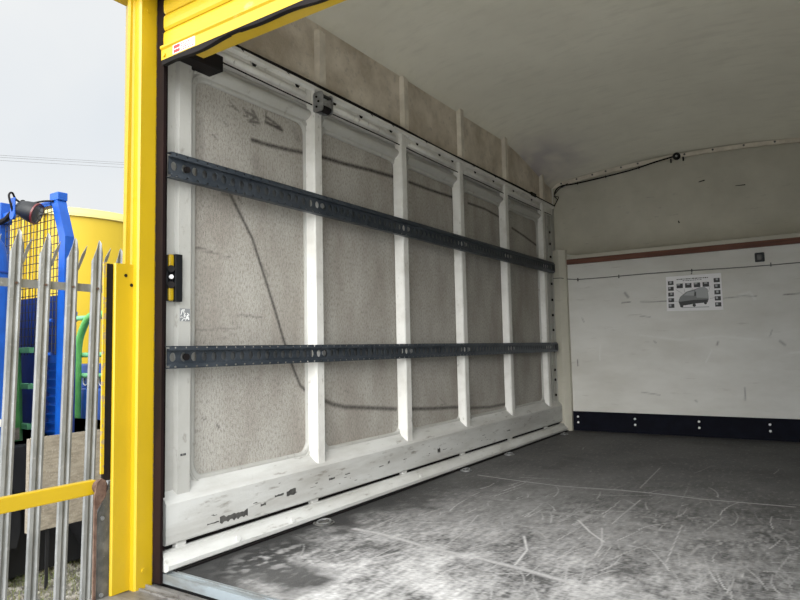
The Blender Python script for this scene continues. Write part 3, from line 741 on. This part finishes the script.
for u0, v0, u1, v1 in ((.18, .38, .33, .55), (.33, .37, .34, .48), (.48, .37, .47, .44), (.80, .33, .76, .50), (.13, .72, .25, .72), (.78, .68, .86, .66)):
    a, b = pq(u0, v0), pq(u1, v1); MB().tube([(a.x, y-.0006, a.y), (b.x, y-.0006, b.y)], .0009, 4).build('pointer_line', 'greyink', sheet)
MB().cyl((1.16, y-.002, 1.310), (0, 1, 0), .006, .006, 8).build('pin', 'darkmetal', po)
# switch
sw = empty('switch', (1.65, YF, 1.39)); tag(sw, 'small black switch plate on the bulkhead below the timber batten', 'switch')
MB().rbox(1.615, 1.680, YF-.014, YF-.001, 1.360, 1.432, .006).build('plate', 'blackplastic', sw)
MB().rbox(1.632, 1.662, YF-.022, YF-.012, 1.376, 1.416, .004).build('rocker', 'darkmetal', sw)

# ================================================================ OUTSIDE, BY THE DOOR
ar = empty('gate_arm', (-.045, 1.232, .315)); tag(ar, 'yellow steel arm pivoting from the rusty bracket at the foot of the door post', 'arm')
MB().rbox(-.056, -.030, .35, 1.222, .291, .338, .004).build('bar', 'yellow', ar)
MB().cyl((-.022, 1.228, .316), (1, 0, 0), .022, .02, 20).build('boss', 'rust', ar, True)
MB().cyl((-.008, 1.228, .316), (1, 0, 0), .014, .012, 6).build('bolt', 'rust', ar)
br = empty('hinge_bracket', (-.02, 1.23, 0)); tag(br, 'dark steel bracket plate with rusty edge left of the yellow door post', 'bracket')
MB().prism([(1.212, -.55), (1.256, -.55), (1.256, .33), (1.246, .30), (1.212, .235)], 'x', -.014, -.006).build('plate', 'darkmetal', br)
MB().prism([(1.197, -.55), (1.206, -.55), (1.208, .245), (1.240, .29), (1.238, .335), (1.224, .345), (1.208, .335), (1.199, .29)], 'x', -.008, -.001).build('edge_strip', 'rust', br)
for z in (.215, -.03): MB().cyl((-.004, 1.228, z), (1, 0, 0), .007, .006, 10).build('rivet', 'steel', br)

# ---- palisade fence
FX = -1.25; GZ = -.90
fe = empty('palisade_fence', (FX, 2.0, GZ)); tag(fe, 'grey galvanised palisade fence of pointed pales left of the van', 'fence')
tips = [(.83, 1.375), (.97, 1.375), (1.11, 1.378), (1.255, 1.378), (1.395, 1.378), (1.538, 1.378), (1.678, 1.378), (1.818, 1.372), (1.953, 1.375), (2.078, 1.345), (2.22, 1.345), (2.36, 1.345), (2.50, 1.345), (2.64, 1.345)]
for i, (yt, zt_) in enumerate(tips):
    yt -= .006
    mb = MB(); h = zt_-GZ; t = .0035
    # W section; heights vary to make the pointed top
    sec = [(-.034, .000, -.118), (-.030, .010, -.100), (-.014, .013, -.048), (-.002, .004, -.014), (.004, .004, .0), (.012, .012, -.016), (.022, .010, -.075), (.028, .000, -.150)]
    vs = []
    for (dy, dx, dz) in sec:
        for q in (0, 1):
            for xx in (0, -t): vs.append((dx+xx, dy, (0 if q == 0 else h+dz)))
    fs = []
    for k in range(len(sec)-1):
        a, b = 4*k, 4*k+4
        fs += [(a, b, b+2, a+2), (a+1, a+3, b+3, b+1), (a+2, b+2, b+3, a+3), (a, a+1, b+1, b)]
    fs += [(0, 2, 3, 1), (4*len(sec)-4, 4*len(sec)-3, 4*len(sec)-1, 4*len(sec)-2)]
    # splayed spike
    ks = len(vs); vs += [(.004, .018, h-.17), (.004, .030, h-.17), (.0, .018, h-.17), (.0, .030, h-.17),
                         (.026, .030, h-.090), (.026, .050, h-.082), (.022, .030, h-.090), (.022, .050, h-.082), (.036, .052, h-.040), (.032, .052, h-.040)]
    fs += [tuple(ks+q for q in f) for f in ((0, 1, 5, 4), (2, 6, 7, 3), (0, 4, 6, 2), (1, 3, 7, 5), (4, 5, 8), (6, 9, 7), (4, 8, 9, 6), (5, 7, 9, 8))]
    rot = Matrix.Rotation(-math.radians(1.15), 4, 'X')
    base = Vector((FX, yt-h*math.sin(math.radians(1.15)), GZ))
    mb.add([base+rot @ Vector(v) for v in vs], fs)
    p = mb.build('pale', 'galv', fe)
    zb = 2.01; c = base+rot @ Vector((.012, -.002, zb)); MB().cyl(c, (1, 0, 0), .006, .008, 8).build('bolt', 'rust', p)
MB().box(FX-.012, FX-.004, .6, 2.75, 1.09, 1.131).box(FX-.045, FX-.012, .6, 2.75, 1.126, 1.131).build('rail', 'galv', fe)
MB().box(FX-.012, FX-.004, .6, 2.75, -.72, -.67).box(FX-.045, FX-.012, .6, 2.75, -.675, -.67).build('rail', 'galv', fe)

# ---- blue truck behind the fence
TK = empty('truck', (-3.2, 2.6, GZ)); tag(TK, 'bright blue truck with a mesh headboard guard parked behind the fence', 'truck')
# cab
mb = MB()
pf = [(1.6, -.05), (2.23, -.05), (2.235, .8), (2.225, 1.30), (2.215, 1.42), (2.19, 1.55), (2.12, 1.63), (1.6, 1.68), (.2, 1.70), (-.1, 1.2), (-.3, .7), (-.3, -.05)]
mb.prism(pf, 'x', -4.6, -2.78); cab = mb.build('cab', 'blue', TK)
bv = cab.modifiers.new('round', 'BEVEL'); bv.width = .09; bv.segments = 5
MB().box(-2.79, -2.772, 1.7, 2.2, 1.345, 1.355).build('cab_seam', 'bluedark', cab)
MB().box(-2.79, -2.765, 1.9, 2.24, .27, .32).build('side_marker', 'whiteplain', cab)
# headboard frame
hb = MB()
yb = 2.6
hb.rbox(-2.965, -2.845, yb-.035, yb+.045, 1.955, 2.020, .006)
v = [(-2.950, yb-.03, 1.96), (-2.860, yb-.03, 1.96), (-2.735, yb-.03, 1.66), (-2.825, yb-.03, 1.66), (-2.950, yb+.04, 1.96), (-2.860, yb+.04, 1.96), (-2.735, yb+.04, 1.66), (-2.825, yb+.04, 1.66)]
hb.add(v, [(0, 1, 2, 3), (4, 7, 6, 5), (0, 4, 5, 1), (1, 5, 6, 2), (2, 6, 7, 3), (3, 7, 4, 0)])
hb.box(-2.825, -2.735, yb-.03, yb+.04, GZ+.45, 1.66)
hb.rbox(-3.86, -3.72, yb-.05, yb+.05, 1.88, 2.06, .006).box(-3.84, -3.74, yb-.04, yb+.04, .2, 1.9)
hb.box(-3.75, -2.96, yb-.03, yb+.03, 1.925, 1.965)
hb = hb.build('headboard_frame', 'blue', TK)
mb = MB()
for x in np.arange(-3.73, -2.86, .052): mb.cyl((x, yb, 1.34), (0, 0, 1), .0035, 1.16, 5)
for z in np.arange(.78, 1.925, .065): mb.cyl((-3.30, yb+.004, z), (1, 0, 0), .0035, .90, 5)
mb.build('mesh_guard', 'mesh', hb)
MB().box(-5.0, -2.86, yb+.10, yb+.14, .15, 1.235).build('headboard_panel', 'bluedark', TK)
lv = MB()
for k in range(9):
    z = .70-.066*k
    lv.add([(-3.06, yb+.01, z), (-2.86, yb+.01, z), (-2.86, yb+.05, z-.05), (-3.06, yb+.05, z-.05), (-3.06, yb+.06, z), (-2.86, yb+.06, z), (-2.86, yb+.06, z-.052), (-3.06, yb+.06, z-.052)],
           [(0, 1, 2, 3), (0, 4, 5, 1), (3, 2, 6, 7), (0, 3, 7, 4), (1, 5, 6, 2)])
lv.box(-3.08, -2.855, yb+.055, yb+.08, .12, .76); lv.build('louvre_panel', 'blue', TK)
hd = bez([(-2.86, yb-.05, 1.02), (-2.93, yb-.09, 1.02), (-2.975, yb-.09, .995), (-2.985, yb-.09, .94), (-2.985, yb-.09, .84), (-2.97, yb-.09, .79), (-2.93, yb-.09, .765), (-2.86, yb-.05, .765)], 5)
MB().tube(hd, .014, 8).build('grab_handle', 'blue', TK, True)
MB().box(-4.6, -2.86, -.1, 3.7, -.22, .10).box(-4.2, -3.2, -.2, 3.7, -.5, -.2).box(-4.5, -3.02, 2.3, 3.7, -.86, .10).build('chassis', 'chassis', TK)  # lowest black block also stands in for the shade under the truck
for yw in (1.80, 3.24):
    wh = MB().cyl((-2.98, yw, GZ+.46), (1, 0, 0), .46, .28, 40).build('wheel', 'tyre', TK, True)
    MB().cyl((-2.835, yw, GZ+.46), (1, 0, 0), .25, .02, 24).build('hub', 'darkmetal', wh)
MB().prism([(1.80+.56*math.cos(a), GZ+.46+.56*math.sin(a)) for a in np.linspace(-.3, PI+.3, 20)], 'x', -3.2, -2.86).build('wheel_arch', 'chassis', TK)
# side board
bd = empty('plywood_board', (-2.62, 2.55, -.45)); tag(bd, 'weathered beige plywood board standing against the blue truck behind the fence', 'board')
mb = MB().box(-2.685, -2.665, 2.325, 2.87, -.475, .178); mb.build('sheet', 'board', bd)
MB().box(-2.70, -2.660, 2.308, 2.332, -.475, .172).build('edge_strip', 'board', bd)
MB().box(-2.70, -2.686, 2.45, 2.47, -.9, .0).box(-2.70, -2.686, 2.72, 2.74, -.9, .0).build('support', 'chassis', bd)
# work lamp
wl = empty('work_lamp', (-3.1, 2.48, 1.89)); tag(wl, 'black round work lamp with blue bracket hung from the blue truck headboard', 'lamp')
ax = Vector((.78, .60, -.36)).normalized(); c = Vector((-3.10, 2.48, 1.885))
q = [-.085, -.08, -.06, -.02, .03, .06, .075]; rr = [.02, .040, .058, .072, .082, .084, .079]
mb = MB().tube([c+ax*(a*1.0-.01) for a in q], rr, 22).build('housing', 'blackplastic', wl, True)
MB().tube([c+ax*.064, c+ax*.070], [.078, .070], 22).build('lens', 'lens', wl, True)
MB().tube([c+ax*.056, c+ax*.068], [.086, .085], 22).build('lens_rim', 'redlens', wl, True)
MB().rbox(-3.20, -3.135, 2.385, 2.400, 1.84, 1.985, .006).cyl((-3.168, 2.392, 1.845), (0, 1, 0), .033, .016, 18).build('bracket', 'blue', wl)
pts = bez([(-3.17, 2.40, 1.85), (-3.155, 2.37, 1.93), (-3.165, 2.36, 2.0), (-3.20, 2.40, 2.03), (-3.24, 2.45, 1.99), (-3.19, 2.5, 1.96), (-3.0, 2.54, 1.96), (-2.9, 2.56, 1.95)], 6)
MB().tube(pts, .008, 6).build('flex', 'black', wl, True)
pts = bez([(-3.24, 2.5, 1.98), (-3.35, 2.55, 1.955), (-3.50, 2.55, 1.945), (-3.62, 2.55, 1.90), (-3.72, 2.54, 1.88)], 6)
MB().tube(pts, .022, 8).build('hose', 'black', wl, True)

# green things near the headboard
gs = empty('green_stand', (-3.3, 2.50, .10)); tag(gs, 'green steel stand on the truck deck before the mesh headboard, seen between the pales', 'stand')
y = 2.50
mb = MB().tube([(-3.30, y, .80), (-3.28, y, .6), (-3.262, y, .42), (-3.248, y, .25), (-3.235, y, .10)], [.042, .042, .042, .041, .040], 4); mb.build('leg', 'green', gs)
for z in (.80, .52, .21): MB().rbox(-3.52, -3.13, y+.02, y+.06, z-.022, z+.022, .004).build('crossbar', 'palegreen', gs)
MB().tube([(-3.246, y-.005, .20), (-3.237, y-.005, .11)], [.046, .045], 4).build('worn_sleeve', 'board', gs)
gr = empty('guard_rail', (-4.4, 3.8, GZ)); tag(gr, 'bent green tubular guard rail in front of the yellow tank', 'rail')
y = 3.8
pts = bez([(-4.10, y, 1.17), (-4.30, y, 1.175), (-4.45, y, 1.17), (-4.56, y, 1.10), (-4.66, y, .95), (-4.695, y, .80), (-4.70, y, .5), (-4.695, y, -.1), (-4.69, y, GZ)], 5)
MB().tube(pts, .040, 10).build('tube', 'green', gr, True)
MB().cyl((-4.4, y+.02, 1.155), (1, 0, 0), .026, .95, 10).build('top_bar', 'palegreen', gr, True)
for z in (.755, .535): MB().cyl((-4.35, y+.05, z), (1, 0, 0), .026, 1.0, 10).build('bar', 'palegreen', gr, True)
MB().rbox(-4.83, -4.77, y-.02, y+.03, 1.12, 1.23, .004).build('end_block', 'bluedark', gr)
bb2 = empty('blue_bin', (-4.4, 4.0, GZ)); tag(bb2, 'bright blue bin behind the fence, right of the truck headboard', 'bin')
MB().rbox(-4.80, -4.0, 3.86, 4.4, GZ, .40, .02).build('body', 'blue', bb2)
MB().rbox(-4.84, -3.96, 3.90, 4.5, .395, .66, .02).build('lid', 'blue', bb2)
mb = MB()
for x in (-4.70, -4.55, -4.40, -4.25): mb.tube([(x+.045*math.cos(a), 3.895, .47+.045*math.sin(a)) for a in np.linspace(0, 2*PI, 15)], .008, 5, caps=False)
mb.build('pressed_rings', 'whiteplain', bb2)
MB().box(-4.26, -4.12, 3.853, 3.86, .12, .36).build('dark_plate', 'bluedark', bb2)
pc = MB().prism([(-4.93, GZ), (-4.82, GZ), (-4.80, .30), (-4.84, .42), (-4.93, .40)], 'y', 3.775, 3.83).build('canister', 'whiteplain'); tag(pc, 'narrow white plastic canister between the truck and the blue bin', 'canister')

# yellow tank
tx, ty, tr, tz = -7.45, 5.13, 1.30, 2.75
tk = empty('tank', (tx, ty, GZ)); tag(tk, 'large round yellow tank with ribbed left side behind the fence', 'tank')
mb = MB(); vs = []; n = 360
for k in range(n):
    a = 2*PI*k/n; d = math.degrees(a)
    rib = 0
    if 210 < d < 322: rib = .03*(1 if (d % 3.2) < 1.6 else 0)
    for z in (GZ, tz-.13): vs.append((tx+(tr-rib)*math.cos(a), ty+(tr-rib)*math.sin(a), z))
fs = [(2*k, 2*((k+1) % n), 2*((k+1) % n)+1, 2*k+1) for k in range(n)]
mb.add(vs, fs); mb.build('shell', 'tank', tk)
mb = MB(); prof = [(tr, tz-.13), (tr+.035, tz-.125), (tr+.035, tz-.085), (tr+.01, tz-.08), (tr, tz-.01), (tr-.05, tz), (.0, tz+.05)]; n = 96
vs = [(tx+r_*math.cos(2*PI*k/n), ty+r_*math.sin(2*PI*k/n), z) for r_, z in prof for k in range(n)]
fs = [(j*n+k, j*n+(k+1) % n, (j+1)*n+(k+1) % n, (j+1)*n+k) for j in range(len(prof)-1) for k in range(n)]
mb.add(vs, fs).build('rim', 'tankrim', tk, True)

# overhead cables
for i, (za, zb, lab) in enumerate(((10.35, 11.51, 'topmost overhead cable across the sky'), (10.25, 11.40, 'second overhead cable across the sky, just under the topmost'), (10.10, 11.23, 'lowest overhead cable across the sky'))):
    pts = [(-30, 14.18+(y-14.18), za+(zb-za)*(y-14.18)/(20.49-14.18)+.004*(y-10)*(y-34)*.05) for y in np.linspace(-4, 60, 40)]
    tag(MB().tube(pts, .009, 5).build('overhead_cable', 'steel'), lab, 'cable', 'overhead cables')

# ground
gd = new_mesh('ground', [(-80, -40, GZ), (60, -40, GZ), (60, 90, GZ), (-80, 90, GZ)], [(0, 1, 2, 3)], 'gravel'); tag(gd, 'gravel yard ground', kind='structure')
bounce_slab = MB().box(-.9, 12, -20, 1.1, GZ-.1, GZ+.02).build('ground', 'concrete'); tag(bounce_slab, 'unseen pale concrete slab added behind the van to bounce daylight inside', kind='structure')  # unseen slab, added to bounce daylight up onto the ceiling
mb = MB(); r = random.Random(17)
ico = bmesh.new(); bmesh.ops.create_icosphere(ico, subdivisions=1, radius=1); iv = [v.co.copy() for v in ico.verts]; idf = [tuple(v.index for v in f.verts) for f in ico.faces]; ico.free()
for k in range(2600):
    x = r.uniform(-4.2, -1.3); y = r.uniform(1.2, 3.8); s = r.uniform(.008, .028); a = r.uniform(0, PI)
    sc_ = (s*r.uniform(.8, 1.5), s*r.uniform(.7, 1.1), s*r.uniform(.4, .8))
    mb.add([(x+sc_[0]*v.x*math.cos(a)-sc_[1]*v.y*math.sin(a), y+sc_[0]*v.x*math.sin(a)+sc_[1]*v.y*math.cos(a), GZ+sc_[2]*v.z+.004) for v in iv], idf)
o = mb.build('gravel', 'stone', fix=False); tag(o, 'loose pale gravel stones on the yard behind the fence', 'gravel', kind='stuff')
mb = MB()
for k in range(2600):
    cx = r.choice([-2.4, -2.9, -2.2, -3.2]); x = r.gauss(cx, .35); y = r.gauss(2.9 if cx > -2.8 else 2.4, .35)
    h = r.uniform(.02, .07); a = r.uniform(0, PI); dx, dy = .003*math.cos(a), .003*math.sin(a); lx, ly = r.gauss(0, .02), r.gauss(0, .02)
    mb.add([(x-dx, y-dy, GZ), (x+dx, y+dy, GZ), (x+lx, y+ly, GZ+h)], [(0, 1, 2)])
o = mb.build('grass', 'grass', fix=False); tag(o, 'sparse tufts of grass among the gravel behind the fence', 'grass', kind='stuff')

# ================================================================ CAMERA AND LIGHT
R3 = Matrix(((0.8334284815830946, 0.05990267211378492, 0.5493711277085152), (0.5522301724243877, -0.05259334975470358, -0.8320311149384442), (-0.020947619201914652, 0.9968177413324903, -0.07691285857750824)))
cd = bpy.data.cameras.new('camera'); cam = bpy.data.objects.new('camera', cd); C.objects.link(cam)
cam.matrix_world = Matrix.Translation((1.9976, 0, .75)) @ R3.to_4x4()
cd.lens = 28.476; cd.sensor_width = 36; cd.clip_start = .02; cd.clip_end = 300
S.camera = cam

w = bpy.data.worlds.new('overcast sky'); S.world = w; w.use_nodes = True
nt = w.node_tree; N = nt.nodes; L = nt.links; bg = N['Background']
tc = N.new('ShaderNodeTexCoord')
# white overcast sky, with a broad bright patch of cloud where the sun stands behind it
dt = N.new('ShaderNodeVectorMath'); dt.operation = 'DOT_PRODUCT'
L.new(tc.outputs['Generated'], dt.inputs[0]); dt.inputs[1].default_value = Vector((.26, -.88, .48)).normalized()
mr = N.new('ShaderNodeMapRange'); mr.inputs[1].default_value = -.1; mr.inputs[2].default_value = 1.; mr.inputs[3].default_value = 0; mr.inputs[4].default_value = 1
mr.interpolation_type = 'SMOOTHSTEP'
L.new(dt.outputs['Value'], mr.inputs[0])
nz = N.new('ShaderNodeTexNoise'); nz.inputs['Scale'].default_value = 2.2; nz.inputs['Detail'].default_value = 4
L.new(tc.outputs['Generated'], nz.inputs['Vector'])
cr = N.new('ShaderNodeMix'); cr.data_type = 'RGBA'; cr.inputs[6].default_value = (.76, .81, .86, 1); cr.inputs[7].default_value = (.88, .895, .90, 1)
m2 = N.new('ShaderNodeMapRange'); m2.inputs[1].default_value = .35; m2.inputs[2].default_value = .62; L.new(nz.outputs[0], m2.inputs[0]); L.new(m2.outputs[0], cr.inputs[0])
L.new(cr.outputs[2], bg.inputs['Color'])
st_ = N.new('ShaderNodeMath'); st_.operation = 'MULTIPLY_ADD'; L.new(mr.outputs[0], st_.inputs[0]); st_.inputs[1].default_value = SKY_LOBE; st_.inputs[2].default_value = 1.0
L.new(st_.outputs[0], bg.inputs['Strength'])
sd = bpy.data.lights.new('veiled_sun', 'SUN'); so = bpy.data.objects.new('veiled_sun', sd); C.objects.link(so)
sd.energy = SUN; sd.angle = math.radians(50); sd.color = (1, .985, .95)
so.rotation_euler = Vector((.26, -.88, .50)).to_track_quat('Z', 'Y').to_euler()
S.view_settings.view_transform = 'Standard'; S.view_settings.look = 'None'; S.view_settings.gamma = 1; S.view_settings.exposure = EXPO
S.view_settings.use_curve_mapping = False
